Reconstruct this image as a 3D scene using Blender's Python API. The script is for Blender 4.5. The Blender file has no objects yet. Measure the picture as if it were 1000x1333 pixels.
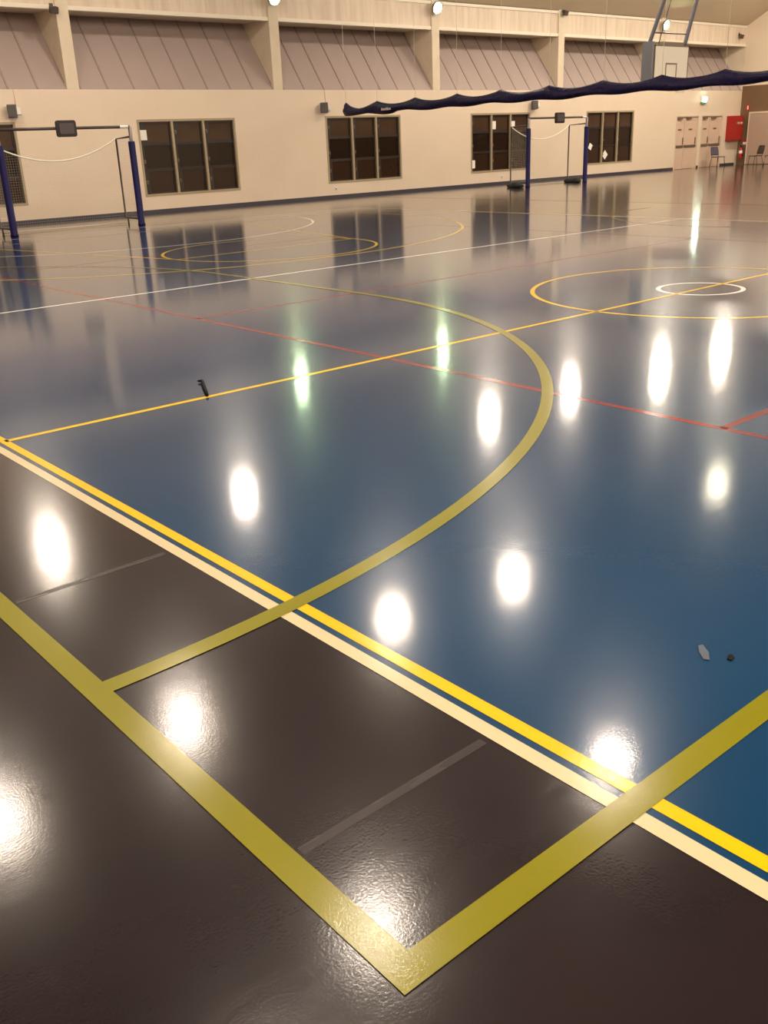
import bpy, bmesh, math, random
from mathutils import Vector, Matrix
random.seed(7)
PI = math.pi
sc = bpy.context.scene
COL = sc.collection

# ------------------------------------------------------------------ materials
def mat(name, color, rough=.5, metal=0., coat=0., coat_rough=.1, spec=.5,
        emit=None, estr=0., noise=None, bump=None, sheen=0.):
    """noise=(scale, amount 0..1, color2)  bump=(scale, strength, distance)"""
    m = bpy.data.materials.new(name); m.use_nodes = True
    nt = m.node_tree; b = nt.nodes['Principled BSDF']
    b.inputs['Base Color'].default_value = (*color, 1)
    b.inputs['Roughness'].default_value = rough
    b.inputs['Metallic'].default_value = metal
    b.inputs['Coat Weight'].default_value = coat
    b.inputs['Coat Roughness'].default_value = coat_rough
    b.inputs['Specular IOR Level'].default_value = spec
    b.inputs['Sheen Weight'].default_value = sheen
    tc = nt.nodes.new('ShaderNodeTexCoord')
    if emit:
        b.inputs['Emission Color'].default_value = (*emit, 1)
        b.inputs['Emission Strength'].default_value = estr
    if noise is None: noise = (6., .12, tuple(c * .85 for c in color))
    n = nt.nodes.new('ShaderNodeTexNoise'); n.inputs['Scale'].default_value = noise[0]
    n.inputs['Detail'].default_value = 6
    nt.links.new(tc.outputs['Object'], n.inputs['Vector'])
    r = nt.nodes.new('ShaderNodeMapRange')
    r.inputs['From Min'].default_value = .35; r.inputs['From Max'].default_value = .7
    r.inputs['To Max'].default_value = noise[1]
    nt.links.new(n.outputs['Fac'], r.inputs['Value'])
    mx = nt.nodes.new('ShaderNodeMix'); mx.data_type = 'RGBA'
    mx.inputs['A'].default_value = (*color, 1); mx.inputs['B'].default_value = (*noise[2], 1)
    nt.links.new(r.outputs['Result'], mx.inputs['Factor'])
    nt.links.new(mx.outputs['Result'], b.inputs['Base Color'])
    if bump:
        n2 = nt.nodes.new('ShaderNodeTexNoise'); n2.inputs['Scale'].default_value = bump[0]
        n2.inputs['Detail'].default_value = 4
        nt.links.new(tc.outputs['Object'], n2.inputs['Vector'])
        bp = nt.nodes.new('ShaderNodeBump'); bp.inputs['Strength'].default_value = bump[1]
        bp.inputs['Distance'].default_value = bump[2]
        nt.links.new(n2.outputs['Fac'], bp.inputs['Height'])
        nt.links.new(bp.outputs['Normal'], b.inputs['Normal'])
        nt.links.new(bp.outputs['Normal'], b.inputs['Coat Normal'])
    return m

def floor_mat(name, color, color2, rough=.3, coat_rough=.13, coat=1., grain=(120., .24, .0011), spec=.055, scuff=.0):
    """sealed sports floor: soft sheen from the vinyl plus a clear glossy seal with an orange-peel surface"""
    m = mat(name, color, rough, coat=coat, coat_rough=coat_rough, spec=spec, noise=(1.3, .8, color2))
    nt = m.node_tree; b = nt.nodes['Principled BSDF']; b.inputs['Coat IOR'].default_value = 1.2
    tc = [n for n in nt.nodes if n.type == 'TEX_COORD'][0]
    fine = nt.nodes.new('ShaderNodeTexNoise'); fine.inputs['Scale'].default_value = grain[0]; fine.inputs['Detail'].default_value = 5
    nt.links.new(tc.outputs['Object'], fine.inputs['Vector'])
    bp = nt.nodes.new('ShaderNodeBump'); bp.inputs['Strength'].default_value = grain[1]; bp.inputs['Distance'].default_value = grain[2]
    nt.links.new(fine.outputs['Fac'], bp.inputs['Height'])
    big = nt.nodes.new('ShaderNodeTexNoise'); big.inputs['Scale'].default_value = 7.; big.inputs['Detail'].default_value = 3
    nt.links.new(tc.outputs['Object'], big.inputs['Vector'])
    bp2 = nt.nodes.new('ShaderNodeBump'); bp2.inputs['Strength'].default_value = .06; bp2.inputs['Distance'].default_value = .003
    nt.links.new(big.outputs['Fac'], bp2.inputs['Height']); nt.links.new(bp.outputs['Normal'], bp2.inputs['Normal'])
    nt.links.new(bp2.outputs['Normal'], b.inputs['Normal']); nt.links.new(bp2.outputs['Normal'], b.inputs['Coat Normal'])
    # fine scuffs in the seal: streaky roughness variation
    mp = nt.nodes.new('ShaderNodeMapping'); mp.inputs['Scale'].default_value = (1.2, 9., 1.); mp.inputs['Rotation'].default_value = (0, 0, .6)
    nt.links.new(tc.outputs['Object'], mp.inputs['Vector'])
    st = nt.nodes.new('ShaderNodeTexNoise'); st.inputs['Scale'].default_value = 4.; st.inputs['Detail'].default_value = 8
    nt.links.new(mp.outputs['Vector'], st.inputs['Vector'])
    mr = nt.nodes.new('ShaderNodeMapRange'); mr.inputs['From Min'].default_value = .3; mr.inputs['From Max'].default_value = .75
    mr.inputs['To Min'].default_value = coat_rough * .85; mr.inputs['To Max'].default_value = coat_rough * 1.3
    nt.links.new(st.outputs['Fac'], mr.inputs['Value']); nt.links.new(mr.outputs['Result'], b.inputs['Coat Roughness'])
    return m

M = {}
M['dark_floor'] = floor_mat('dark_grey_vinyl', (.012, .0075, .0085), (.019, .0125, .0135), rough=.24, coat_rough=.11, grain=(130., .22, .0009), spec=.08)
M['dark_floor'].node_tree.nodes['Principled BSDF'].inputs['Coat IOR'].default_value = 1.25
M['blue_floor'] = floor_mat('blue_vinyl', (.0035, .034, .092), (.005, .040, .101), rough=.23, coat_rough=.075, grain=(120., .13, .001), spec=.11)
M['yellow_line'] = floor_mat('yellow_line_paint', (.66, .43, .001), (.62, .40, .002), rough=.4, coat_rough=.12)
M['cream_line'] = floor_mat('cream_line_paint', (.56, .48, .30), (.53, .45, .28), rough=.4, coat_rough=.12)
M['white_line'] = floor_mat('white_line_paint', (.85, .83, .80), (.80, .78, .75), rough=.4, coat_rough=.12)
M['red_line'] = floor_mat('red_line_paint', (.24, .022, .018), (.10, .03, .04), rough=.4, coat_rough=.1)
M['olive_line'] = floor_mat('olive_line_tape', (.185, .172, .0), (.17, .156, .0), rough=.3, coat_rough=.09, grain=(210., .5, .00045), spec=.10)
M['worn_line'] = floor_mat('worn_line_residue', (.026, .018, .018), (.017, .011, .012), rough=.45, coat_rough=.25)
M['wall'] = None
M['brown_wall'] = mat('brown_wall_paint', (.17, .095, .045), .7)
M['steel_sheet'] = mat('ribbed_wall_sheet', (.42, .34, .315), .55, noise=(1.2, .4, (.37, .30, .275)))
M['seam'] = mat('sheet_seam', (.34, .27, .245), .6)
M['beam'] = mat('painted_beam', (.72, .62, .47), .6, noise=(2.5, .5, (.6, .5, .38)))
M['trimw'] = mat('pale_trim_paint', (.80, .73, .60), .5)
M['ceiling'] = mat('ceiling_lining', (.60, .48, .345), .8)
M['skirting'] = mat('skirting_vinyl', (.045, .04, .06), .5)
M['wframe'] = mat('beige_window_frame', (.38, .30, .19), .45)
M['glass_hi'] = mat('brown_glass_upper', (.062, .034, .020), .14, noise=(3, .5, (.04, .018, .009)))
M['glass_mid'] = mat('brown_glass_middle', (.013, .006, .004), .12, noise=(5, .5, (.02, .01, .006)))
M['glass_lo'] = mat('brown_glass_lower', (.032, .015, .008), .14, noise=(3, .5, (.022, .011, .006)))
M['sash'] = mat('dark_sash', (.016, .008, .005), .4)
M['latch'] = mat('latch_metal', (.16, .13, .10), .4, metal=.6)
M['paper'] = mat('white_paper', (.85, .83, .78), .6)
M['door'] = mat('door_paint', (.64, .47, .36), .5)
M['door_frame'] = mat('door_frame_paint', (.68, .55, .42), .5)
M['door_dark'] = mat('door_hardware', (.20, .15, .11), .4, metal=.4)
M['partition'] = mat('partition_lining', (.42, .29, .22), .5)
M['red'] = mat('red_cabinet_paint', (.36, .012, .008), .35)
M['ext_red'] = mat('extinguisher_red', (.42, .02, .015), .3)
M['black'] = mat('black_rubber', (.004, .004, .004), .7, spec=.1)
M['navy_pad'] = mat('navy_vinyl_padding', (.006, .005, .060), .5, spec=.2, bump=(30, .2, .004))
M['tube'] = mat('grey_painted_tube', (.14, .11, .11), .4, metal=.3)
M['tube_dark'] = mat('dark_painted_tube', (.075, .055, .055), .4, metal=.3)
M['tube_white'] = mat('white_painted_tube', (.78, .76, .74), .35)
M['net'] = mat('white_net_cord', (.55, .50, .42), .8)
M['net_head'] = mat('white_rope', (.85, .80, .68), .7)
M['sand'] = mat('dark_sandbag_cloth', (.018, .02, .018), .8, bump=(40, .5, .01))
M['dark_pad'] = mat('dark_brown_foam', (.022, .014, .014), .6)
M['pad_mid'] = mat('grey_brown_panel', (.075, .055, .065), .5)
M['speaker'] = mat('grey_blue_plastic', (.075, .080, .115), .45)
M['scrap'] = mat('pale_scrap', (.085, .10, .13), .8, spec=.1)
M['speaker_side'] = mat('white_plastic', (.82, .80, .76), .4)
M['curtain'] = mat('navy_curtain_vinyl', (.008, .005, .042), .55, spec=.25, noise=(5, .6, (.02, .012, .032)), bump=(9, .6, .05))
M['label'] = mat('curtain_label', (.6, .5, .5), .6)
M['cord'] = mat('pale_cord', (.85, .80, .70), .7)
M['chair_blue'] = mat('blue_grey_plastic', (.075, .065, .10), .45)
M['chair_dark'] = mat('dark_brown_plastic', (.03, .02, .018), .45)
M['chrome'] = mat('chrome_tube', (.75, .70, .65), .2, metal=1.)
M['leg_dark'] = mat('dark_leg_tube', (.05, .04, .035), .4, metal=.5)
M['bb_white'] = mat('backboard_white', (.86, .80, .68), .45)
M['bb_frame'] = mat('backboard_frame', (.22, .17, .12), .5)
M['steel_blue'] = mat('blue_grey_steel', (.20, .20, .24), .4, metal=.3)
M['orange'] = mat('orange_hoop', (.5, .10, .02), .4)
M['housing'] = mat('lamp_housing', (.30, .30, .28), .4, metal=.5)
M['dark_dev'] = mat('dark_device', (.07, .055, .04), .5)
WARM = (1.0, .845, .69)
M['lens'] = mat('lit_highbay_lens', (.8, .8, .8), .5, emit=WARM, estr=188.)
M['lens_low'] = mat('lit_highbay_lens_low', (.8, .8, .8), .5, emit=WARM, estr=178.)
M['lens_high'] = mat('lit_highbay_lens_high', (.8, .8, .8), .5, emit=(1., .86, .68), estr=275.)
M['lens_dim'] = mat('lit_highbay_lens_dim', (.8, .8, .8), .5, emit=(1., .87, .62), estr=52.)
M['lens_green'] = mat('lit_green_lens', (.8, .8, .8), .5, emit=(.72, 1.0, .56), estr=95.)
M['exit_lit'] = mat('lit_exit_panel', (.7, .9, .8), .5, emit=(.74, 1.0, .76), estr=42.)
M['exit_green'] = mat('green_sign_face', (.03, .22, .10), .5)

def wall_mat():
    """painted concrete blockwork, joints as faint grooves"""
    m = mat('painted_blockwork', (.76, .635, .50), .45, noise=(1.1, .5, (.72, .585, .45)))
    nt = m.node_tree; b = nt.nodes['Principled BSDF']
    tc = [n for n in nt.nodes if n.type == 'TEX_COORD'][0]
    sep = nt.nodes.new('ShaderNodeSeparateXYZ'); nt.links.new(tc.outputs['Object'], sep.inputs[0])
    ad = nt.nodes.new('ShaderNodeMath'); ad.operation = 'ADD'
    nt.links.new(sep.outputs['X'], ad.inputs[0]); nt.links.new(sep.outputs['Y'], ad.inputs[1])
    cb = nt.nodes.new('ShaderNodeCombineXYZ'); nt.links.new(ad.outputs[0], cb.inputs['X']); nt.links.new(sep.outputs['Z'], cb.inputs['Y'])
    br = nt.nodes.new('ShaderNodeTexBrick'); br.inputs['Scale'].default_value = 1.
    br.inputs['Brick Width'].default_value = 1.6; br.inputs['Row Height'].default_value = .8
    br.inputs['Mortar Size'].default_value = .008; br.inputs['Mortar Smooth'].default_value = .6
    nt.links.new(cb.outputs[0], br.inputs['Vector'])
    bp = nt.nodes.new('ShaderNodeBump'); bp.invert = True
    bp.inputs['Strength'].default_value = .35; bp.inputs['Distance'].default_value = .008
    nt.links.new(br.outputs['Fac'], bp.inputs['Height']); nt.links.new(bp.outputs['Normal'], b.inputs['Normal'])
    return m
M['wall'] = wall_mat()

def fascia_mat():
    """pale fascia with vertical weather streaks and joints"""
    m = mat('streaked_fascia', (.70, .57, .42), .6)
    nt = m.node_tree; b = nt.nodes['Principled BSDF']
    tc = [n for n in nt.nodes if n.type == 'TEX_COORD'][0]
    mp = nt.nodes.new('ShaderNodeMapping'); mp.inputs['Scale'].default_value = (3.2, 1., .35)
    nt.links.new(tc.outputs['Object'], mp.inputs['Vector'])
    n = nt.nodes.new('ShaderNodeTexNoise'); n.inputs['Scale'].default_value = 2.2; n.inputs['Detail'].default_value = 5
    nt.links.new(mp.outputs['Vector'], n.inputs['Vector'])
    cr = nt.nodes.new('ShaderNodeValToRGB')
    cr.color_ramp.elements[0].position = .32; cr.color_ramp.elements[0].color = (.64, .52, .41, 1)
    cr.color_ramp.elements[1].position = .62; cr.color_ramp.elements[1].color = (.75, .635, .50, 1)
    nt.links.new(n.outputs['Fac'], cr.inputs['Fac']); nt.links.new(cr.outputs['Color'], b.inputs['Base Color'])
    return m
M['fascia'] = fascia_mat()

# ------------------------------------------------------------------ mesh helper
class MB:
    def __init__(s): s.v = []; s.f = []; s.mi = []; s.sm = []
    def add(s, vs, fs, mi=0, smooth=False):
        o = len(s.v); s.v += [tuple(p) for p in vs]
        for f in fs: s.f.append([i + o for i in f]); s.mi.append(mi); s.sm.append(smooth)
        return s
    def box(s, x0, x1, y0, y1, z0, z1, mi=0):
        v = [(x0,y0,z0),(x1,y0,z0),(x1,y1,z0),(x0,y1,z0),(x0,y0,z1),(x1,y0,z1),(x1,y1,z1),(x0,y1,z1)]
        return s.add(v, [(3,2,1,0),(4,5,6,7),(0,1,5,4),(1,2,6,5),(2,3,7,6),(3,0,4,7)], mi)
    def rbox(s, x0, x1, y0, y1, z0, z1, r, mi=0, axis='y', n=4):
        """box with its four edges along `axis` rounded"""
        if axis == 'y': A = (x0, x1, z0, z1); L = (y0, y1); P = lambda a, b, l: (a, l, b)
        elif axis == 'z': A = (x0, x1, y0, y1); L = (z0, z1); P = lambda a, b, l: (a, b, l)
        else: A = (y0, y1, z0, z1); L = (x0, x1); P = lambda a, b, l: (l, a, b)
        pts = []
        for cx, cy, a0 in ((A[1]-r, A[3]-r, 0), (A[0]+r, A[3]-r, 90), (A[0]+r, A[2]+r, 180), (A[1]-r, A[2]+r, 270)):
            for i in range(n + 1):
                a = math.radians(a0 + 90 * i / n); pts.append((cx + r * math.cos(a), cy + r * math.sin(a)))
        k = len(pts); vs = [P(a, b, L[0]) for a, b in pts] + [P(a, b, L[1]) for a, b in pts]
        fs = [list(range(k))[::-1], list(range(k, 2 * k))] + [(i, (i+1) % k, k + (i+1) % k, k + i) for i in range(k)]
        return s.add(vs, fs, mi)
    def tube(s, pts, r, n=10, mi=0, closed=False, smooth=True, caps=True):
        pts = [Vector(p) for p in pts]; k = len(pts); rings = []
        rr = r if isinstance(r, (list, tuple)) else [r] * k
        up = None
        for i, p in enumerate(pts):
            if closed: d = pts[(i+1) % k] - pts[i-1]
            else: d = pts[min(i+1, k-1)] - pts[max(i-1, 0)]
            d.normalize()
            if up is None:
                up = Vector((0, 0, 1)) if abs(d.z) < .9 else Vector((1, 0, 0))
            a = d.cross(up).normalized(); b = a.cross(d).normalized(); up = b
            rings.append([p + rr[i] * (math.cos(2*PI*j/n) * a + math.sin(2*PI*j/n) * b) for j in range(n)])
        vs = [q for R in rings for q in R]; fs = []
        m = k if closed else k - 1
        for i in range(m):
            i2 = (i + 1) % k
            for j in range(n): fs.append((i*n + j, i*n + (j+1) % n, i2*n + (j+1) % n, i2*n + j))
        s.add(vs, fs, mi, smooth)
        if not closed and caps:
            o = len(s.v) - len(vs)
            s.f.append([o + j for j in range(n)][::-1]); s.mi.append(mi); s.sm.append(False)
            s.f.append([o + (k-1)*n + j for j in range(n)]); s.mi.append(mi); s.sm.append(False)
        return s
    def lathe(s, prof, c=(0,0,0), n=24, mi=0, smooth=True, axis='z'):
        def P(r, h, a):
            x, y = r * math.cos(a), r * math.sin(a)
            return (c[0]+x, c[1]+y, c[2]+h) if axis == 'z' else (c[0]+x, c[1]+h, c[2]+y)
        vs = [P(r, h, 2*PI*j/n) for r, h in prof for j in range(n)]
        fs = [(i*n+j, i*n+(j+1) % n, (i+1)*n+(j+1) % n, (i+1)*n+j) for i in range(len(prof)-1) for j in range(n)]
        return s.add(vs, fs, mi, smooth)
    def prism(s, poly, z0, z1, mi=0):
        """poly: ccw list of (x,y)"""
        k = len(poly); vs = [(x, y, z0) for x, y in poly] + [(x, y, z1) for x, y in poly]
        return s.add(vs, [list(range(k))[::-1], list(range(k, 2*k))] + [(i, (i+1) % k, k+(i+1) % k, k+i) for i in range(k)], mi)
    def prism_x(s, poly, x0, x1, mi=0):
        k = len(poly); vs = [(x0, y, z) for y, z in poly] + [(x1, y, z) for y, z in poly]
        return s.add(vs, [list(range(k)), list(range(k, 2*k))[::-1]] + [(i, (i+1) % k, k+(i+1) % k, k+i)[::-1] for i in range(k)], mi)
    def strip(s, pts, w, z, mi=0, closed=False):
        """flat painted strip (with a hair of thickness) following pts (x,y)"""
        k = len(pts); P = [Vector(p) for p in pts]; L = []; R = []
        for i in range(k):
            if closed: a, b = P[i-1], P[(i+1) % k]
            else: a, b = P[max(i-1, 0)], P[min(i+1, k-1)]
            d = (b - a).normalized(); nrm = Vector((-d.y, d.x))
            L.append(P[i] + nrm * w/2); R.append(P[i] - nrm * w/2)
        vs = [(p.x, p.y, z) for p in L] + [(p.x, p.y, z) for p in R]
        m = k if closed else k - 1
        return s.add(vs, [(k+i, k+(i+1) % k, (i+1) % k, i) for i in range(m)], mi)
    def rect(s, x0, x1, y0, y1, z, mi=0):
        return s.add([(x0,y0,z),(x1,y0,z),(x1,y1,z),(x0,y1,z)], [(0,1,2,3)], mi)
    def build(s, name, mats, parent=None, M4=None, bevel=0., fix=True):
        me = bpy.data.meshes.new(name); v = s.v
        if M4 is not None: v = [tuple(M4 @ Vector(p)) for p in v]
        me.from_pydata(v, [], s.f)
        for m in (mats if isinstance(mats, (list, tuple)) else [mats]): me.materials.append(m)
        for p, i, k in zip(me.polygons, s.mi, s.sm): p.material_index = i; p.use_smooth = k
        if fix:
            bm = bmesh.new(); bm.from_mesh(me); bmesh.ops.recalc_face_normals(bm, faces=bm.faces); bm.to_mesh(me); bm.free()
        me.update()
        o = bpy.data.objects.new(name, me); COL.objects.link(o)
        if parent is not None: o.parent = parent
        if bevel:
            bv = o.modifiers.new('bevel', 'BEVEL'); bv.width = bevel; bv.segments = 2; bv.limit_method = 'ANGLE'
        return o

def tag(o, label=None, cat=None, group=None, kind=None):
    if label: o['label'] = label
    if cat: o['category'] = cat
    if group: o['group'] = group
    if kind: o['kind'] = kind
    return o
def empty(name, loc, rz=0.):
    o = bpy.data.objects.new(name, None); o.empty_display_size = .2
    o.location = loc; o.rotation_euler = (0, 0, rz); COL.objects.link(o); return o
def copy_tree(o, parent=None):
    c = o.copy(); COL.objects.link(c)
    if parent is not None: c.parent = parent
    for ch in list(o.children): copy_tree(ch, c)
    return c
def arc(cx, cy, r, a0, a1, n=48):
    return [(cx + r*math.cos(math.radians(a0 + (a1-a0)*i/n)), cy + r*math.sin(math.radians(a0 + (a1-a0)*i/n))) for i in range(n+1)]
def circ(cx, cy, r, n=96):
    return [(cx + r*math.cos(2*PI*i/n), cy + r*math.sin(2*PI*i/n)) for i in range(n)]

# ------------------------------------------------------------------ room dimensions
W = 19.72                      # face of the long wall
XL, XR = -11.05, 34.2          # end walls
YF = -19.7                     # wall behind the camera
ZL, ZB, ZT = 3.19, 5.02, 5.87  # ledge, beam soffit, beam top
COLX = [-10.84, -4.42, 2.0, 8.39, 14.86, 21.3, 27.75]
CW = .168

# floor ------------------------------------------------------------
fl = MB().box(XL, XR, YF, W + .25, -.2, 0).build('floor', M['dark_floor']); tag(fl, 'dark grey-brown sealed sports hall floor', 'floor', kind='structure')
b = MB().rect(-7.578, 7.578, -15.25, 15.25, .0008).build('blue_court_surface', M['blue_floor'], fl, fix=False)
tag(b, 'glossy blue court surface')
r = MB()
for X in (-4.45, 4.45): r.strip([(X, -9), (X, 9)], .052, .0012)
for Y in (-2.95, 2.95, 0.02 + 9, -9): r.strip([(-4.45, Y), (4.45, Y)], .052, .0012)
tag(r.build('red_court_lines', M['red_line'], fl, fix=False), 'thin dull red court lines')
w = MB()
for Y in (-5.13, 5.13): w.strip([(-7.55, Y), (7.55, Y)], .05, .0016)
for Y in (-15.2, 15.2): w.strip([(-7.55, Y), (7.55, Y)], .05, .0016)
w.strip([(7.552, -15.2), (7.552, 15.2)], .05, .0016)
w.strip(circ(0, 0, .435), .05, .0016, closed=True)
w.strip(arc(0, 15.2, 4.88, 180, 360), .05, .0016); w.strip(arc(0, -15.2, 4.88, 0, 180), .05, .0016)
tag(w.build('white_court_lines', M['white_line'], fl, fix=False), 'white court lines and small centre ring')
c = MB().strip([(-7.553, -15.25), (-7.553, 15.25)], .052, .0016)
tag(c.build('cream_sideline', M['cream_line'], fl, fix=False), 'cream sideline at the edge of the blue')
y = MB(); zy = .0020
for X in (-7.475, 7.44): y.strip([(X, -14), (X, 14)], .05, zy)
for Y in (-14, 0, 14): y.strip([(-7.47, Y), (7.44, Y)], .05, zy)
y.strip(circ(0, 0, 1.78), .05, zy, closed=True)
for s_ in (1, -1):
    y.strip(circ(0, 8.2*s_, 1.8), .05, zy, closed=True); y.strip([(-1.8, 8.2*s_), (1.8, 8.2*s_)], .05, zy)
    for q in (-1, 1):
        y.strip([(1.8*q, 8.2*s_), (3*q, 14*s_)], .05, zy); y.strip([(6.25*q, 12.43*s_), (6.25*q, 14*s_)], .05, zy)
    y.strip(arc(0, 12.43*s_, 6.23, 180 if s_ > 0 else 0, 360 if s_ > 0 else 180, 90), .05, zy)
tag(y.build('yellow_court_lines', M['yellow_line'], fl, fix=False), 'bright yellow court lines and circles')
o = MB(); zo = .0026; ow = .08
GX = -8.293
o.strip([(GX, -4.56 - ow/2), (GX, 13.2)], ow, zo); o.strip([(GX - ow/2, -4.56), (11.2, -4.56)], ow, zo + .0003)
o.strip(arc(GX, 2.85, 5.93, -90, 0, 60) + [(GX + 5.93, 4.3)] + arc(GX, 5.85, 5.93, 0, 90, 60), .078, zo + .0003)
o.strip([(11.2, -14), (11.2, 19.0)], .06, zo)
o.strip(arc(9.5, 4.25, 3.25, 84, 200, 50), .07, zo + .0004)
tag(o.build('olive_court_lines', M['olive_line'], fl, fix=False), 'wide olive yellow taped lines and goal arc')
wm = MB()
for Y in (-2.25, -4.12): wm.strip([(GX + .05, Y), (-7.6, Y + .01)], .03, .0006)
tag(wm.build('worn_line_residue', M['worn_line'], fl, fix=False), 'faint pale residue of removed lines')

# long wall with window openings ------------------------------------
WIN = [(-2.79, .34), (3.66, 6.77), (10.07, 13.19), (16.49, 19.62), (22.93, 26.03)]
WZ0, WZ1 = .455, 2.445
DOORS = [(29.08, 30.80), (31.03, 32.75)]; DZ = 2.2
ops = [(a, b_, WZ0, WZ1) for a, b_ in WIN] + [(a, b_, 0, DZ) for a, b_ in DOORS]
wb = MB(); x = XL
for a, b_, z0, z1 in ops:
    wb.box(x, a, W, W + .25, 0, ZL)
    if z0 > 0: wb.box(a, b_, W, W + .25, 0, z0)
    wb.box(a, b_, W, W + .25, z1, ZL); x = b_
wb.box(x, XR, W, W + .25, 0, ZL)
wall = tag(wb.build('wall_back', M['wall']), 'cream painted block wall with dark windows', 'wall', kind='structure')
# closing skin behind windows and doors
MB().box(XL, XR, W + .25, W + .3, 0, ZL).build('wall_back_outer_leaf', M['brown_wall'], wall)

sk = MB(); x = XL
for a, b_ in DOORS: sk.box(x, a - .04, W - .015, W, 0, .1); x = b_ + .04
sk.box(x, XR - .2, W - .015, W, 0, .1)
tag(sk.build('baseboard_back', M['skirting']), 'dark skirting strip along the long wall', 'skirting', kind='structure')

# sloping ribbed sheet above the ledge
DEP = 1.43
cl = MB(); bays = list(zip(COLX[:-1], COLX[1:])) + [(COLX[-1], XR + CW)]
for a, b_ in bays:
    a += CW; b_ -= CW
    cl.prism_x([(W + .004, ZL), (W + .06, ZL), (W + DEP + .06, 5.12), (W + DEP, 5.12)], a, b_, 0)
    n = int((b_ - a) / .76); 
    for i in range(n + 1):
        xx = a + .02 + i * .755
        if xx + .05 > b_: break
        d = (DEP, 5.12 - ZL); L = math.hypot(*d); nx, nz = -d[1]/L * .022, d[0]/L * .022
        cl.prism_x([(W + .02, ZL), (W + .02 + nx, ZL + nz + .01), (W + DEP + nx, 5.12 + nz), (W + DEP, 5.12)], xx, xx + .045, 1)
tag(cl.build('wall_back_cladding', [M['steel_sheet'], M['seam']]), 'sloping ribbed sheet panels above the block wall', 'wall', kind='structure')
so = MB().box(XL, XR, W + .08, W + DEP + .2, 5.07, 5.14)
tag(so.build('ceiling_soffit', M['beam']), 'flat soffit over the recessed bays', 'ceiling', kind='structure')

# fascia beam, trims and columns
fb = MB().box(XL, XR, W + .06, W + .18, ZB + .1, ZT - .09)
tag(fb.build('trim_1', M['fascia']), 'streaked pale fascia beam above the recessed bays', 'beam', kind='structure')
fl1 = MB().box(XL, XR, W + .02, W + .24, ZB, ZB + .1).box(XL, XR, W + .02, W + .24, ZT - .09, ZT)
tag(fl1.build('trim_2', M['trimw']), 'pale flanges along the top and bottom of the fascia', 'beam', kind='structure')
for i, cx in enumerate(COLX):
    m = MB().box(cx - CW, cx + CW, W - .004, W + .12, ZL, ZT + .06)
    m.prism_x([(W + .12, ZL + .17), (W + DEP, 5.10), (W + .12, 5.10)], cx - CW, cx + CW)
    tag(m.build('trim_%d' % (i + 3), M['beam'], bevel=.008), 'pale column with a triangular fin between the recessed bays', 'column', kind='structure')
m = MB().prism_x([(W, ZL), (W + DEP, 5.10), (W, 5.10)], XR - .02, XR + .2)
tag(m.build('trim_10', M['beam']), 'pale triangular infill at the far end of the bays', 'column', kind='structure')

# end wall, opening and other walls
e = MB().box(XR, XR + .25, YF, W + DEP + .3, 3.38, 12.5)
tag(e.build('wall_right', M['wall']), 'cream upper part of the end wall', 'wall', kind='structure')
e = MB().box(XR, XR + .25, YF, W + .3, 0, 3.38)
tag(e.build('wall_right_lower', M['brown_wall']), 'brown lower part of the end wall', 'wall', kind='structure')
pd = MB().box(XR - .09, XR, 9.0, 19.18, .02, 2.2)
pdo = tag(pd.build('door_3', M['partition']), 'wide pinkish-brown sliding partition under the brown wall', 'door', kind='structure')
MB().box(XR - .11, XR, 9.0, 19.22, 2.2, 2.27).box(XR - .11, XR, 19.18, 19.22, .02, 2.2).build('partition_frame', M['door_frame'], pdo)
e = MB().box(XL - .25, XL, YF, W + DEP + .3, 0, 12.5)
tag(e.build('wall_left', M['wall']), 'cream end wall', 'wall', kind='structure')
e = MB().box(XL, XR, YF - .25, YF, 0, 8.5)
tag(e.build('wall_front', M['wall']), 'cream long wall opposite the windows', 'wall', kind='structure')
ce = MB()
prof = [(W + .02, ZT + .02), (13.2, 9.3), (0, 11.2), (-13.2, 9.3), (YF - .25, ZT + .02)]
for (y0, z0), (y1, z1) in zip(prof[:-1], prof[1:]):
    ce.prism_x([(y0, z0), (y0, z0 + .15), (y1, z1 + .15), (y1, z1)], XL, XR)
ce.box(XL, XR, W + .02, W + DEP + .3, ZT + .02, ZT + .17)
tag(ce.build('ceiling', M['ceiling']), 'tan lined ceiling rising from the fascia beam', 'ceiling', kind='structure')

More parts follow.
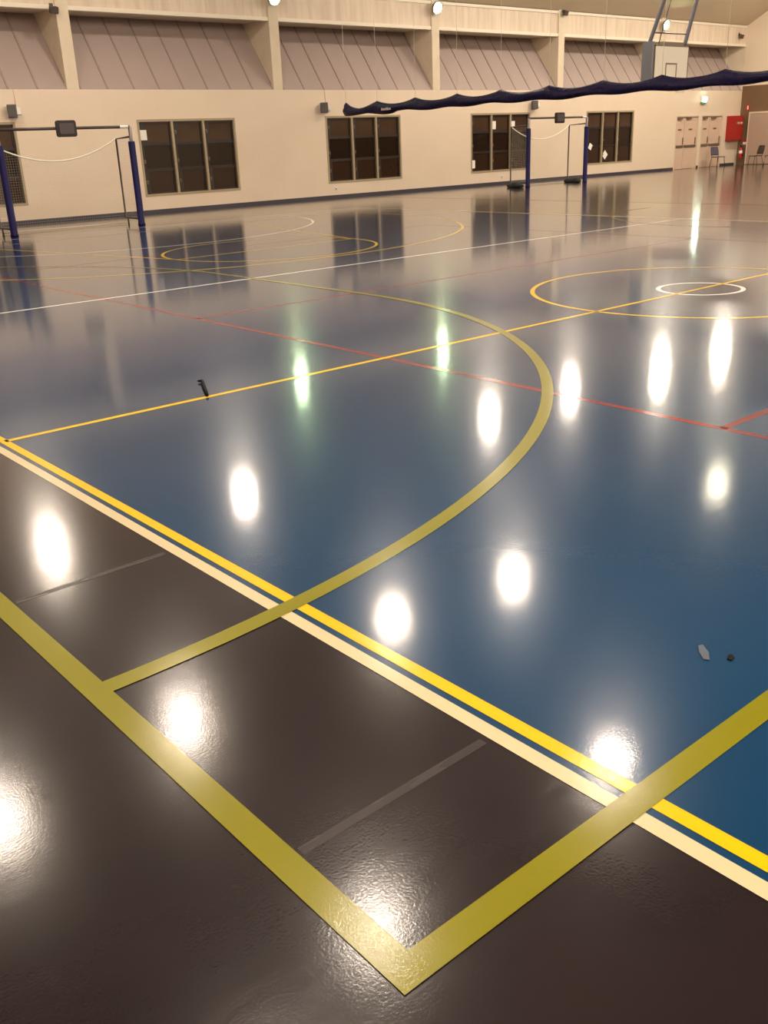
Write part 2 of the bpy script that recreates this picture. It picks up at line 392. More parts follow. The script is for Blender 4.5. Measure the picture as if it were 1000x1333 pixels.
# windows -----------------------------------------------------------
PAPERS = [(3.83, 2.05), (17.69, 2.04), (18.72, 2.06), (16.62, .755), (24.26, .80), (23.3, 1.14)]
def window(i, a, b_):
    fr = MB(); t = .06; y0, y1 = W - .012, W + .1
    fr.box(a, b_, y0, y1, WZ0, WZ0 + t).box(a, b_, y0, y1, WZ1 - t, WZ1)
    fr.box(a, a + t, y0, y1, WZ0 + t, WZ1 - t).box(b_ - t, b_, y0, y1, WZ0 + t, WZ1 - t)
    root = empty('window_%d' % i, ((a + b_)/2, W, WZ0)); inv = Matrix.Translation(-root.location)
    tag(root, 'dark brown three-bay window in the cream wall', 'window', kind='structure')
    fr.build('window_frame', M['wframe'], root, inv)
    iw = (b_ - a - 2*t); cw = iw / 3; H = (WZ1 - WZ0 - 2*t)
    for k in (1, 2):
        xm = a + t + cw*k
        MB().box(xm - .035, xm + .035, y0, y1, WZ0 + t, WZ1 - t).build('mullion', M['wframe'], root, inv)
    for k in range(3):
        x0 = a + t + cw*k + (.035 if k else 0); x1 = a + t + cw*(k+1) - (.035 if k < 2 else 0)
        zs = [WZ0 + t, WZ0 + t + H*.34, WZ0 + t + H*.70, WZ1 - t]
        for q in range(3):
            z0, z1 = zs[q], zs[q+1]; ys = W + .05
            s_ = MB().box(x0, x1, ys, ys + .04, z1 - .045, z1).box(x0, x1, ys, ys + .04, z0, z0 + .035)
            s_.box(x0, x0 + (.16 if q != 1 else .10), ys, ys + .04, z0 + .035, z1 - .045).box(x1 - .05, x1, ys, ys + .04, z0 + .035, z1 - .045)
            so_ = s_.build('sash', M['sash'], root, inv)
            MB().box(x0 + .05, x1 - .02, ys + .025, ys + .03, z0 + .02, z1 - .02).build('pane', M[('glass_lo', 'glass_mid', 'glass_hi')[q]], so_, inv)
            zl = z0 + (z1 - z0) * (.42 if q != 1 else .25)
            if any(x0 - .1 < px < x0 + .24 and abs(pz - zl - .05) < .2 for px, pz in PAPERS): continue
            MB().box(x0 + .04, x0 + .10, ys - .02, ys, zl, zl + .10).box(x0 + .055, x0 + .085, ys - .045, ys - .02, zl + .02, zl + .06).build('latch', M['latch'], so_, inv)
for i, (a, b_) in enumerate(WIN): window(i + 1, a, b_)

# doors -------------------------------------------------------------
for i, (a, b_) in enumerate(DOORS):
    root = empty('door_%d' % (i + 1), ((a + b_)/2, W, 0)); inv = Matrix.Translation(-root.location)
    tag(root, 'pinkish tan double door with push bars', 'door', kind='structure')
    MB().box(a, a + .05, W - .015, W + .15, 0, DZ).box(b_ - .05, b_, W - .015, W + .15, 0, DZ).box(a + .05, b_ - .05, W - .015, W + .15, DZ - .05, DZ).build('door_frame', M['door_frame'], root, inv)
    xm = a + (b_ - a) * .42
    for (x0, x1) in ((a + .05, xm - .008), (xm + .008, b_ - .05)):
        lf = MB().box(x0, x1, W + .05, W + .09, .01, DZ - .05).build('door_leaf', M['door'], root, inv)
        MB().rbox(x0 + .05, x1 - .05, W, W + .05, .90, 1.0, .03, axis='x').build('push_bar', M['door_dark'], lf, inv)
        MB().box(x1 - .09, x1 - .05, W + .02, W + .05, 1.02, 1.30).build('pull_handle', M['door_dark'], lf, inv)
        MB().box((x0+x1)/2 - .13, (x0+x1)/2 + .13, W + .04, W + .05, 1.60, 1.66).build('door_notice', M['door_dark'], lf, inv)
        MB().box(x0 + .1, x0 + .42, W - .02, W + .05, DZ - .16, DZ - .09).build('door_closer', M['door_dark'], root, inv)

# papers stuck on the glass -----------------------------------------
def paper(xc, zc, w_, h_, label, rot=0.):
    m = MB().box(-w_/2, w_/2, -.0015, .0015, -h_/2, h_/2)
    o_ = m.build('paper_notice', M['paper']); o_.location = (xc, W + .0475, zc); o_.rotation_euler = (0, rot, 0)
    tag(o_, label, 'notice', 'papers taped on the windows')
paper(3.83, 2.05, .22, .26, 'white square paper at upper left of the window beside the nearer goal')
paper(17.69, 2.04, .26, .27, 'white paper high in the middle bay of the window left of the far goal')
paper(18.72, 2.06, .24, .20, 'small white paper high in the right bay, beside the left post of the far goal')
paper(16.62, .755, .26, .27, 'white paper at the bottom left corner of the window left of the far goal')
paper(24.26, .80, .26, .26, 'white diamond-shaped paper low in the window right of the far goal', PI/4)
paper(23.3, 1.14, .2, .22, 'white paper low on the left bay, beside the right post of the far goal', .5)

# futsal goals --------------------------------------------------------
def goal():
    root = empty('futsal_goal', (0, 0, 0))
    hw = 1.53; zt = 2.17; dp = .78
    for s_ in (-1, 1):
        p = MB().tube([(s_*hw, 0, .02), (s_*hw, 0, zt)], .04, 14).build('post', M['tube'], root)
        MB().lathe([(.04, 1.86), (.072, 1.86), (.078, 1.84), (.078, .04), (.088, .03), (.088, .0), (.04, .0)], (s_*hw, 0, 0), 20).build('post_padding', M['navy_pad'], p)
        f = MB().tube([(s_*hw, .04, 1.96), (s_*hw, dp, 1.93), (s_*hw, dp + .01, .14), (s_*hw, .04, .14)], .024, 8).build('side_frame', M['tube_dark'], root)
        MB().tube([(s_*hw, dp - .1, .14), (s_*hw, dp - .1, 0)], .02, 8).build('foot', M['tube_dark'], f)
    MB().tube([(-hw, 0, zt), (hw, 0, zt)], .032, 12).build('crossbar', M['tube_dark'], root)
    MB().lathe([(.035, 0), (.035, .2)], (0, 0, 0), 12).build('bar_sleeve', M['tube_white'], root, Matrix.Translation((hw - .25, 0, zt)) @ Matrix.Rotation(PI/2, 4, 'Y'))
    MB().tube([(-hw, dp + .01, .03), (hw, dp + .01, .03)], .012, 8).build('rear_ground_bar', M['net'], root)
    tp = MB().rbox(-.245, .205, -.10, -.03, 1.99, 2.33, .05).build('centre_pad', M['dark_pad'], root)
    MB().rbox(-.185, .145, -.115, -.095, 2.05, 2.27, .03).build('centre_pad_face', M['pad_mid'], tp)
    # net: headline rope sagging between the posts, open mesh on both sides
    def sag(x0, x1, y0, y1, z0, z1, d, n=24):
        return [(x0 + (x1-x0)*t, y0 + (y1-y0)*t, z0 + (z1-z0)*t - d*4*t*(1-t)) for t in [i/n for i in range(n+1)]]
    MB().tube(sag(-hw + .02, hw - .02, dp, dp, 1.93, 1.93, .43), .017, 6).build('net_headline', M['net_head'], root)
    nb = MB(); st = .11
    for s_ in (-1, 1):
        xx = s_ * (hw + .0)
        for i in range(14): nb.tube([(xx, .06 + i*.053, .16), (xx, .06 + i*.053, 1.93)], .0013, 4, caps=False)
        for i in range(33): nb.tube([(xx, .05, .18 + i*.053), (xx, dp, .18 + i*.053)], .0013, 4, caps=False)
    # back net hanging from the rope
    n = 54
    head = sag(-hw + .02, hw - .02, dp, dp, 1.93, 1.93, .43, n)
    for i in range(1, n): nb.tube([head[i], (head[i][0], dp + .02, .08)], .001, 4, caps=False)
    for i in range(33):
        zz = .1 + i*.055
        seg = [p for p in head if p[2] >= zz]
        if len(seg) == n + 1: nb.tube([(-hw, dp + .01, zz), (hw, dp + .01, zz)], .001, 4, caps=False)
        else:
            L_ = [p for p in seg if p[0] < 0]; R_ = [p for p in seg if p[0] > 0]
            for S in (L_, R_):
                if len(S) > 1: nb.tube([(S[0][0], dp + .01, zz), (S[-1][0], dp + .01, zz)], .001, 4, caps=False)
    nb.build('net', M['net'], root)
    return root
g1 = goal(); g1.location = (.05, 16.0, 0)
tag(g1, 'goal with navy padded posts and dark square on its bar, nearest the left edge', 'goal', 'goals along the long wall')
g2 = copy_tree(g1); g2.location = (18.05, 17.05, 0)
tag(g2, 'far goal with navy padded posts and sandbags, between the third and fourth windows', 'goal', 'goals along the long wall')
def sandbag(x0, y0, L, label, rz):
    m = MB(); n = 14; prof = []
    for i in range(n + 1):
        t = i/n; r = .095*(math.sin(PI*min(max(t, .03), .97)))**.45 * (1 + .18*math.sin(9*t + x0))
        prof.append(((t-.5)*L, 0, .075 + .015*math.sin(7*t), r))
    m.tube([p[:3] for p in prof], [max(p[3], .015) for p in prof], 12)
    v = [(x_, y_*1.35, max(z_*1.3 - .055, .002)) for x_, y_, z_ in m.v]; m.v = v
    o_ = m.build('sandbag', M['sand']); o_.location = (x0, y0, 0); o_.rotation_euler = (0, 0, rz)
    tag(o_, label, 'sandbag', 'sandbags holding down the far goal')
sandbag(16.34, 17.45, .72, 'dark lumpy sandbag on the floor at the left post of the far goal', math.radians(90))
sandbag(19.38, 17.45, .72, 'dark lumpy sandbag on the floor at the right post of the far goal', math.radians(90))

# wall speakers -------------------------------------------------------
def speaker():
    root = empty('wall_speaker', (0, 0, 0))
    bx = MB().rbox(-.11, .11, -.26, -.10, -.14, .14, .02, axis='z')
    R = Matrix.Rotation(math.radians(-22), 4, 'Z') @ Matrix.Rotation(math.radians(-8), 4, 'X')
    cab = bx.build('speaker_cabinet', M['speaker'], root, R)
    MB().box(-.09, .09, -.268, -.258, -.12, .12).build('grille', M['dark_dev'], cab, R)
    MB().box(.11, .20, -.20, -.06, -.08, .07).build('side_bracket', M['speaker_side'], root, R)
    MB().tube([(.0, -.12, .06), (.12, -.02, .10), (.12, 0, .10)], .014, 8).tube([(.0, -.12, -.08), (.12, -.02, -.08), (.12, 0, -.08)], .014, 8).box(.08, .16, -.012, 0, -.13, .13).build('wall_bracket', M['speaker_side'], root)
    return root
sp = speaker(); sp.location = (.33, W, 2.66)
tag(sp, 'small grey-blue wall speaker above the leftmost window', 'speaker', 'speakers on the long wall')
for X, Z, l in ((10.0, 2.65, 'small grey-blue wall speaker above the window left of the curtain end'), (19.75, 2.66, 'small grey-blue wall speaker just below the curtain, above the left post of the far goal')):
    c_ = copy_tree(sp); c_.location = (X, W, Z); tag(c_, l, 'speaker', 'speakers on the long wall')

# conduits dropping to the speakers
def conduit(x_, label):
    o_ = MB().tube([(x_, W - .01, 2.8), (x_, W - .01, ZL)], .009, 6).build('cable_conduit', M['beam'])
    tag(o_, label, 'conduit', 'conduits above the speakers')
conduit(.44, 'thin painted conduit dropping to the leftmost wall speaker')
conduit(10.11, 'thin painted conduit dropping to the middle wall speaker')

# wall lamps ------------------------------------------------------------
def wall_lamp():
    root = empty('wall_lamp', (0, 0, 0))
    R = Matrix.Rotation(math.radians(20), 4, 'X')
    MB().lathe([(.0, .0), (.14, .0), (.19, -.07), (.2, -.16), (.185, -.16), (.175, -.10), (.0, -.10)], (0, 0, 0), 28, axis='y').build('lamp_housing', M['housing'], root, Matrix.Translation((0, -.10, 0)) @ R)
    ln = MB().add([(0.15*math.cos(2*PI*j/28), -.115, 0.15*math.sin(2*PI*j/28)) for j in range(28)], [list(range(28))])
    ln.build('lamp_lens', M['lens_green'], root, Matrix.Translation((0, -.10, 0)) @ R)
    MB().box(-.03, .03, -.12, 0, -.03, .03).build('mounting_arm', M['housing'], root)
    return root
wl = wall_lamp(); wl.location = (8.33, W, 5.62)
tag(wl, 'lit round greenish wall lamp on the second column from the left', 'lamp', 'lit wall lamps on the fascia')
for X, Z, l in ((14.76, 5.68, 'lit round greenish wall lamp on the column right of the middle bay'), (27.6, 5.66, 'lit round wall lamp behind the backboard poles')):
    c_ = copy_tree(wl); c_.location = (X, W, Z); tag(c_, l, 'lamp', 'lit wall lamps on the fascia')
def dead_lamp(x_, y_, z_, label):
    root = empty('floodlight', (x_, y_, z_))
    MB().rbox(-.1, .1, -.2, -.09, -.08, .08, .02).build('lamp_housing', M['dark_dev'], root, Matrix.Rotation(math.radians(18), 4, 'X'))
    MB().tube([(0, 0, .05), (0, -.1, .05), (0, -.12, 0)], .018, 8).build('bracket', M['dark_dev'], root)
    MB().box(-.05, .05, -.01, 0, -.02, .12).build('back_plate', M['dark_dev'], root)
    tag(root, label, 'floodlight', 'unlit floodlights along the fascia')
dead_lamp(1.74, W + .02, 5.03, 'small unlit fitting on the leftmost column by the fascia')
dead_lamp(21.32, W - .004, 5.83, 'small unlit floodlight on top of the column left of the backboard')
dead_lamp(33.6, W + .06, 5.45, 'small unlit floodlight at the far right end of the fascia')

# lit exit panel above the first door
ex = empty('exit_light', (31.0, W, 2.82))
MB().box(-.18, .18, -.09, 0, -.10, .12).build('light_housing', M['speaker_side'], ex)
MB().rbox(-.14, .14, -.125, -.09, -.055, .10, .03).build('light_lens', M['exit_lit'], ex)
MB().box(-.19, .19, -.10, -.01, -.15, -.105).build('sign_strip', M['exit_green'], ex)
tag(ex, 'glaring white-green light with a green strip, above the double doors', 'exit light')

# sockets and switches
def plate(x_, z_, label, w_=.09, h_=.09):
    root = empty('wall_socket', (x_, W, z_))
    MB().box(-w_/2, w_/2, -.012, 0, -h_/2, h_/2).build('cover_plate', M['paper'], root, bevel=.003)
    MB().box(-.02, .02, -.018, -.012, -.02, .015).build('switch', M['dark_dev'], root)
    tag(root, label, 'wall socket', 'small sockets on the long wall')
plate(10.35, .29, 'small white socket below the window at the curtain end')
plate(18.1, .26, 'small white socket just left of the left post of the far goal')
plate(27.6, 1.28, 'small switch plate on the wall between the last window and the doors', .12, .08)

# red cabinet, extinguisher, signs ---------------------------------------
fc = empty('fire_hose_cabinet', (33.5, W - .003, 1.6))
MB().box(-.42, .50, -.30, 0, -.53, .53).build('cabinet_body', M['red'], fc, bevel=.01)
d_ = MB().box(-.39, .47, -.318, -.30, -.50, .50).build('cabinet_door', M['red'], fc, bevel=.004)
lt = MB()
# lettering strip "FIRE HOSE" in block strokes
def letters(mb, text, x0, z0, h, y, w_=None, gap=None, t=None):
    w_ = w_ or h*.6; gap = gap or h*.25; t = t or h*.18
    S = {'F': [(0,0,0,1),(0,1,1,1),(0,.5,.8,.5)], 'I': [(.5,0,.5,1)], 'R': [(0,0,0,1),(0,1,1,1),(1,.5,1,1),(0,.5,1,.5),(.4,.5,1,0)],
         'E': [(0,0,0,1),(0,1,1,1),(0,.5,.8,.5),(0,0,1,0)], 'H': [(0,0,0,1),(1,0,1,1),(0,.5,1,.5)], 'O': [(0,0,0,1),(1,0,1,1),(0,0,1,0),(0,1,1,1)],
         'S': [(0,0,1,0),(1,0,1,.5),(0,.5,1,.5),(0,.5,0,1),(0,1,1,1)], ' ': []}
    for ch in text:
        for a0, b0, a1, b1 in S[ch]:
            p0 = Vector((x0 + a0*w_, y, z0 + b0*h)); p1 = Vector((x0 + a1*w_, y, z0 + b1*h)); d = (p1-p0).normalized(); n_ = Vector((-d.z, 0, d.x))*t/2
            q = [p0 - n_ - d*t/2, p1 - n_ + d*t/2, p1 + n_ + d*t/2, p0 + n_ - d*t/2]
            q2 = [v_ + Vector((0, .004, 0)) for v_ in q]
            mb.add(q + q2, [(0,1,2,3),(7,6,5,4),(0,4,5,1),(1,5,6,2),(2,6,7,3),(3,7,4,0)])
        x0 += w_ + gap
letters(lt, 'FIRE', -.03, .18, .075, -.322, w_=.034, gap=.019)
tag(lt.build('lettering', M['paper'], d_), 'white lettering')
lt = MB(); letters(lt, 'HOSE', .235, .18, .075, -.322, w_=.034, gap=.019)
tag(lt.build('lettering', M['paper'], d_), 'white lettering')
MB().box(.38, .41, -.335, -.318, -.08, .04).build('cabinet_latch', M['chrome'], d_)
tag(fc, 'red cabinet with white lettering, fixed to the wall right of the doors', 'cabinet')

fe = empty('fire_extinguisher', (34.02, 19.42, .28))
MB().lathe([(0, 0), (.075, 0), (.085, .02), (.085, .38), (.07, .44), (.03, .47), (.025, .5), (0, .5)], (0, 0, 0), 20).build('cylinder_body', M['ext_red'], fe)
MB().lathe([(.087, .22), (.087, .34)], (0, 0, 0), 20).build('body_label', M['paper'], fe)
MB().box(-.03, .03, -.02, .02, .5, .54).tube([(-.1, 0, .56), (.05, 0, .54)], .01, 6).build('valve_handle', M['black'], fe)
MB().tube([(.02, -.02, .52), (.0, -.09, .48), (0, -.11, .3), (0, -.1, .1)], .01, 6).build('hose', M['black'], fe)
MB().box(.07, .18, -.04, .04, .1, .14).build('wall_hook', M['black'], fe)
tag(fe, 'red fire extinguisher hanging on the brown end wall below the red cabinet level', 'fire extinguisher')
sg = MB().box(-.004, .004, -.13, .13, -.12, .12, 0).box(-.008, -.004, -.11, .11, -.10, .01, 1)
o_ = sg.build('extinguisher_sign', [M['ext_red'], M['paper']]); o_.location = (XR - .006, 19.33, .98)
tag(o_, 'red and white sign just above the fire extinguisher', 'sign')
sg = MB().box(-.004, .004, -.09, .09, -.13, .13, 0).box(-.008, -.004, -.03, .03, -.08, .08, 1)
o_ = sg.build('fire_sign', [M['ext_red'], M['paper']]); o_.location = (XR - .006, 19.36, 2.46)
tag(o_, 'small red and white sign high on the brown end wall near the corner', 'sign')

# chairs --------------------------------------------------------------
def chair(shell, leg):
    root = empty('stacking_chair', (0, 0, 0))
    def sheet(rows, t):
        m = MB(); k = len(rows[0]); n = len(rows); vs = []
        for r_ in rows: vs += r_
        for r_ in rows: vs += [(x_, y_ + t[0], z_ + t[1]) for x_, y_, z_ in r_]
        fs = []; N = n*k
        for i in range(n-1):
            for j in range(k-1):
                a = i*k + j; fs += [(a, a+1, a+k+1, a+k), (N+a+k, N+a+k+1, N+a+1, N+a)]
        edge = [j for j in range(k)] + [i*k + k-1 for i in range(1, n)] + [(n-1)*k + j for j in range(k-2, -1, -1)] + [i*k for i in range(n-2, 0, -1)]
        for a, b2 in zip(edge, edge[1:] + edge[:1]): fs.append((a, b2, b2+N, a+N))
        m.add(vs, fs, 0, True); return m
    # seat: dished; front is -Y
    rows = []
    for i in range(8):
        t = i/7; yy = -.23 + .43*t; hw_ = .235 - .02*t
        rows.append([(hw_*u, yy, .45 - .02*math.sin(PI*t)*(1 - u*u) - (.02 if i == 0 else 0)) for u in [-1, -.75, -.4, 0, .4, .75, 1]])
    sheet(rows, (0, -.012)).build('seat', shell, root)
    rows = []
    for i in range(8):
        t = i/7; zz = .50 + .36*t; hw_ = .22 + .015*math.sin(PI*t) - (.02 if i in (0, 7) else 0)
        rows.append([(hw_*u, .19 + .10*t - .03*(u*u), zz) for u in [-1, -.75, -.4, 0, .4, .75, 1]])
    sheet(rows, (.012, 0)).build('backrest', shell, root)
    for s_ in (-1, 1):
        MB().tube([(s_*.23, -.22, 0), (s_*.20, -.18, .43)], .012, 8).build('leg', leg, root)
        MB().tube([(s_*.23, .24, 0), (s_*.20, .15, .43)], .012, 8).build('leg', leg, root)
        MB().tube([(s_*.20, -.18, .43), (s_*.20, .16, .43), (s_*.205, .20, .52), (s_*.20, .25, .72)], .012, 8).build('side_rail', leg, root)
    MB().tube([(-.2, -.15, .425), (.2, -.15, .425)], .01, 8).tube([(-.2, .12, .425), (.2, .12, .425)], .01, 8).build('cross_rail', leg, root)
    return root
ch = chair(M['chair_blue'], M['leg_dark']); ch.location = (31.5, 19.05, 0); ch.rotation_euler = (0, 0, math.radians(-12))
tag(ch, 'blue-grey plastic chair in front of the right-hand double door', 'chair', 'chairs at the far end')
c2 = chair(M['chair_dark'], M['leg_dark']); c2.location = (32.0, 17.5, 0); c2.rotation_euler = (0, 0, math.radians(-118))
tag(c2, 'dark plastic chair seen side-on before the sliding partition', 'chair', 'chairs at the far end')
c3 = chair(M['chair_dark'], M['chrome']); c3.location = (32.0, 16.75, 0); c3.rotation_euler = (0, 0, math.radians(-112))
tag(c3, 'dark chair with pale chrome frame cut by the right edge of the photo', 'chair', 'chairs at the far end')

# divider curtain, gathered and hoisted --------------------------------
CX = 9.4
def curtain():
    root = empty('divider_curtain', (CX, 17.8, 2.4)); inv = Matrix.Translation(-root.location)
    pk = [17.8, 16.39, 14.79, 13.2, 11.68, 10.15, 8.59, 7.09, 5.62]
    while pk[-1] > -17: pk.append(pk[-1] - 1.52)
    m = MB(); n = 18; ys = []
    for a, b2 in zip(pk[:-1], pk[1:]):
        for i in range(8): ys.append((a + (b2-a)*i/8, i/8))
    ys.append((pk[-1], 0)); rings = []
    rng = random.Random(3)
    for q, (yy, t) in enumerate(ys):
        sag_ = abs(math.sin(PI*t))**.8
        top = 2.70 - .105*sag_ + (.03 if q == 0 else 0); bot = 2.39 - .02*math.sin(2*PI*t) + .01*math.sin(yy*1.7)
        if 0 < q < 7: top -= .05*math.sin(PI*q/7)
        if q < 12: bot += .03*math.sin(q*.5) - .015
        wd = .13 + .03*sag_ + .012*math.sin(yy*3.1)
        R_ = []
        for j in range(n):
            a = 2*PI*j/n; cz = math.sin(a); cx_ = math.cos(a)
            sq = abs(cx_)**.7 * (1 if cx_ > 0 else -1)
            wob = .016*math.sin(3*a + yy*2.3) + .010*math.sin(7*a - yy*5.1) + rng.uniform(-.006, .006)
            width = wd * (1 - .55*max(cz, 0)**2 * (1 - .4*sag_))
            zz = (top + bot)/2 + (top - bot)/2*cz
            R_.append((CX + sq*(width + wob), yy, zz + (0 if abs(cz) > .95 else wob*.4)))
        rings.append(R_)
    vs = [p for R_ in rings for p in R_]; fs = []
    for i in range(len(rings)-1):
        for j in range(n): fs.append((i*n+j, i*n+(j+1) % n, (i+1)*n+(j+1) % n, (i+1)*n+j))
    fs += [list(range(n))[::-1], [(len(rings)-1)*n + j for j in range(n)]]
    m.add(vs, fs, 0, True); m.build('curtain_bundle', M['curtain'], root, inv)
    for yy in pk:
        zc = 5.87 + (19.72 - yy)*.526 if yy > 13.2 else 11.2 - abs(yy)*.144
        if yy < -13.2: zc = 5.9 + (yy + 19.7)*.523
        MB().tube([(CX, yy, 2.66), (CX, yy, zc)], .0045, 5).build('hoist_cord', M['cord'], root, inv)
    lb = MB(); rr = random.Random(5); y0 = 16.02
    while y0 > 15.62:
        wl_ = rr.uniform(.02, .045); lb.box(CX - .175, CX - .170, y0 - wl_, y0, 2.435, 2.435 + rr.choice((.055, .07))); y0 -= wl_ + .012
    lb.build('curtain_label', M['label'], root, inv)
    return root
tag(curtain(), 'long navy divider curtain gathered into a scalloped bundle and hoisted across the hall', 'curtain')

# basketball backboard ---------------------------------------------------
bb = empty('basketball_backboard', (18.47, 13.0, 2.87)); inv = Matrix.Translation(-bb.location)
x0, x1, z0, z1 = 17.57, 19.37, 2.87, 4.03; Y = 13.0
pn = MB().box(x0 + .03, x1 - .03, Y, Y + .03, z0 + .03, z1 - .03).build('board_panel', M['bb_white'], bb, inv)
MB().box(x0, x1, Y - .01, Y + .05, z1 - .03, z1).box(x0, x1, Y - .01, Y + .05, z0, z0 + .03).box(x0, x0 + .03, Y - .01, Y + .05, z0, z1).box(x1 - .03, x1, Y - .01, Y + .05, z0, z1).build('board_frame', M['bb_frame'], bb, inv)
t = .045; a, b_ = 18.17, 18.77
MB().box(a, b_, Y - .006, Y, 3.50, 3.50 + t).box(a, b_, Y - .006, Y, 3.06, 3.06 + t).box(a, a + t, Y - .006, Y, 3.06 + t, 3.5).box(b_ - t, b_, Y - .006, Y, 3.06 + t, 3.5).build('target_square', M['bb_frame'], pn, inv)
MB().tube([(18.47 + .225*math.cos(2*PI*i/32), Y - .38 + .225*math.sin(2*PI*i/32), 3.05) for i in range(32)], .01, 8, closed=True).box(18.40, 18.54, Y - .16, Y, 3.03, 3.06).build('hoop_ring', M['orange'], bb, inv)
nt_ = MB()
for i in range(12):
    a0 = 2*PI*i/12
    for s_ in (1, -1):
        nt_.tube([(18.47 + r_*math.cos(a0 + s_*d), Y - .38 + r_*math.sin(a0 + s_*d), z_) for r_, d, z_ in ((.22, 0, 3.04), (.19, .26, 2.92), (.16, .52, 2.80), (.13, .78, 2.68))], .004, 4, caps=False)
nt_.build('hoop_net', M['net_head'], bb, inv)
MB().box(17.44, 17.54, 13.0, 13.36, 2.80, 4.12).build('side_arm', M['steel_blue'], bb, inv)
MB().box(19.37, 19.41, 13.02, 13.12, 2.95, 3.12).build('side_bracket', M['bb_frame'], bb, inv)
MB().box(17.54, 17.57, 13.02, 13.3, 2.9, 3.2).build('side_bracket', M['bb_frame'], bb, inv)
def up(x_, y0, z0_, dy, dz, n=3.6): return [(x_, y0, z0_), (x_, y0 + dy*n, z0_ + dz*n)]
MB().tube([(17.5, 13.22, 3.95), (17.5, 13.17, 4.05), (17.5, 12.72, 5.19), (17.5, 11.24, 9.5)], .06, 12).build('hanger_pole', M['steel_blue'], bb, inv)
MB().tube([(19.18, 13.08, 3.95), (19.18, 13.02, 4.14), (19.18, 12.72, 5.27), (19.18, 11.33, 9.5)], .06, 12).build('hanger_pole', M['steel_blue'], bb, inv)
MB().tube([(17.5, 13.05, 4.36), (19.18, 12.97, 4.36)], .02, 8).tube([(17.75, 13.02, 4.0), (17.78, 12.5, 5.8)], .012, 8).build('brace_bar', M['tube'], bb, inv)
MB().box(17.95, 19.1, 13.02, 13.16, 4.03, 4.13).build('top_rail', M['bb_frame'], bb, inv)
tag(bb, 'white basketball backboard hanging on two grey poles above the curtain', 'backboard')

# objects on the floor near the camera -----------------------------------
mk = MB().tube([(0, 0, .010), (.06, .12, .011), (.13, .27, .011), (.195, .40, .011), (.175, .43, .010)], [.011, .012, .014, .012, .006], 8)
o_ = mk.build('black_strap', M['black']); o_.location = (-6.07, .0, .004)
tag(o_, 'short thin black strap lying on the blue floor at the yellow halfway line', 'strap')
def flat_bit(name, pts, h, m_, loc, label, cat):
    mb = MB().prism(pts, 0, h); o_ = mb.build(name, m_); o_.location = loc; o_.rotation_euler = (0, 0, math.radians(-48)); o_.scale = (1, 1.9, 1); tag(o_, label, cat)
flat_bit('plastic_scrap', [(-.008, -.012), (.010, -.014), (.016, .012), (.006, .038), (-.010, .034), (-.014, .010)], .003, M['scrap'], (-6.75, -4.28, .0015), 'pale grey scrap on the blue floor near the right edge', 'scrap')
flat_bit('rubber_crumb', [(-.012, -.006), (0, -.012), (.012, -.002), (.009, .008), (-.004, .006)], .004, M['black'], (-6.70, -4.34, .0015), 'small black crumb on the blue floor right of the pale scrap', 'crumb')

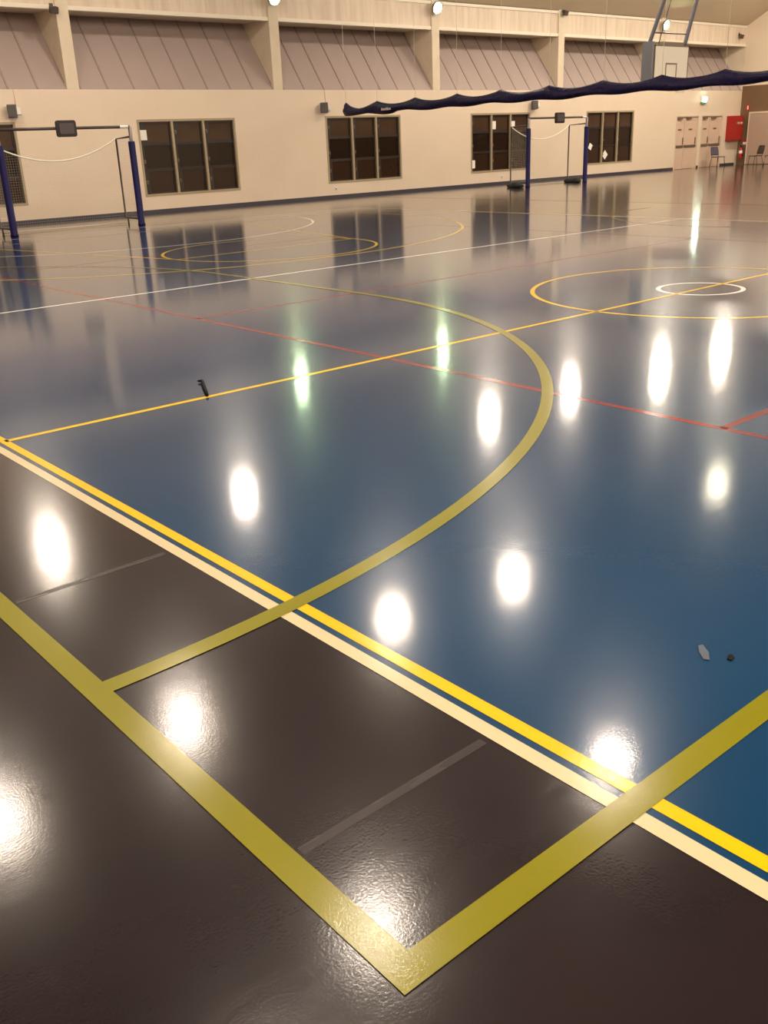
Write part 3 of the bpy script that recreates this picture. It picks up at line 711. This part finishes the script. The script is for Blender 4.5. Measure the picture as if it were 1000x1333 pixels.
# high-bay lamps ------------------------------------------------------------
def highbay():
    root = empty('highbay_lamp', (0, 0, 0))
    MB().lathe([(.09, .42), (.10, .34), (.18, .28), (.30, .12), (.37, .0), (.36, .0), (.29, .11), (.16, .24), (0, .26)], (0, 0, 0), 28).build('reflector', M['housing'], root)
    MB().lathe([(0, .62), (.08, .62), (.09, .6), (.09, .42), (0, .42)], (0, 0, 0), 20).build('ballast_housing', M['dark_dev'], root)
    MB().tube([(0, 0, .6), (0, 0, 1.45)], .012, 6).build('hanging_rod', M['housing'], root)
    MB().lathe([(.25, .0), (.238, -.045), (.19, -.08), (.105, -.102), (.0, -.11)], (0, 0, 0), 20).build('lamp_lens', M['lens'], root)
    return root
hb = highbay()
LP = [(-2.2, 15.1, 0), (3.0, 14.9, 0), (12.7, 15.2, 0), (17.2, 15.5, 0), (21.7, 14.8, 0), (26.1, 14.9, 0),
      (-3.5, 6.5, 0), (1.2, 6.8, 0), (4.2, 6.4, 0), (12.1, 6.5, 1), (-6.6, 6.1, 0),
      (.6, 1.2, 0), (-4.0, 1.1, 0), (-6.2, -.1, 0),
      (17.5, 6.4, 0), (23, 6.4, 0), (29, 6.4, 0), (14, .8, 0), (21, .8, 0), (28, .8, 0),  # unseen lamps over the second court, added to even out the lighting
      (31.2, 14.9, 0)] + [(xx, yy, 0) for yy in (-6.5, -13) for xx in (-7.5, -2.5, 3, 8, 13, 18, 23, 29)]  # the two back rows are unseen lamps, added to raise overall illumination
for i, (X, Y_, dim) in enumerate(LP):
    L_ = hb if i == 0 else copy_tree(hb)
    L_.location = (X, Y_, 7.0)
    tag(L_, 'round high-bay lamp hanging from the ceiling above the hall', 'lamp', 'high-bay lamps under the ceiling')
    if dim or Y_ < -1 or (Y_ > 10 and not 10 < X < 20):
        for q in L_.children:
            if q.name.startswith('lamp_lens'):
                q.data = q.data.copy(); q.data.materials[0] = M['lens_dim'] if dim else M['lens_low'] if (X < 5 and Y_ > 10) else M['lens_high']

# world ---------------------------------------------------------------------
wd = bpy.data.worlds.new('world'); sc.world = wd; wd.use_nodes = True
wd.node_tree.nodes['Background'].inputs['Color'].default_value = (.01, .01, .012, 1)

# camera --------------------------------------------------------------------
pitch, roll, yaw = math.radians(21.297), math.radians(-2.406), math.radians(39.591)
cy_, sy_, cp, sp_ = math.cos(yaw), math.sin(yaw), math.cos(pitch), math.sin(pitch)
fwd = Vector((sy_*cp, cy_*cp, -sp_)); right = Vector((cy_, -sy_, 0)); upv = right.cross(fwd)
cr, sr = math.cos(roll), math.sin(roll)
r2 = cr*right + sr*upv; u2 = -sr*right + cr*upv
cam = bpy.data.cameras.new('camera'); co = bpy.data.objects.new('camera', cam); COL.objects.link(co)
mw = Matrix((r2, u2, -fwd)).transposed().to_4x4(); mw.translation = Vector((-9.2291, -5.6823, 1.5853)); co.matrix_world = mw
cam.sensor_fit = 'VERTICAL'; cam.sensor_height = 24.; cam.lens = 24. * 1230.05 / 1333.; cam.clip_start = .05; cam.clip_end = 200
sc.camera = co

sc.view_settings.view_transform = 'Standard'; sc.view_settings.look = 'None'
sc.view_settings.gamma = 1.; sc.view_settings.exposure = 0.74
try: sc.view_settings.use_curve_mapping = False
except Exception: pass
cs = sc.cycles
cs.use_denoising = True; cs.max_bounces = 8; cs.diffuse_bounces = 4; cs.glossy_bounces = 4
cs.sample_clamp_indirect = 4.; cs.blur_glossy = .5
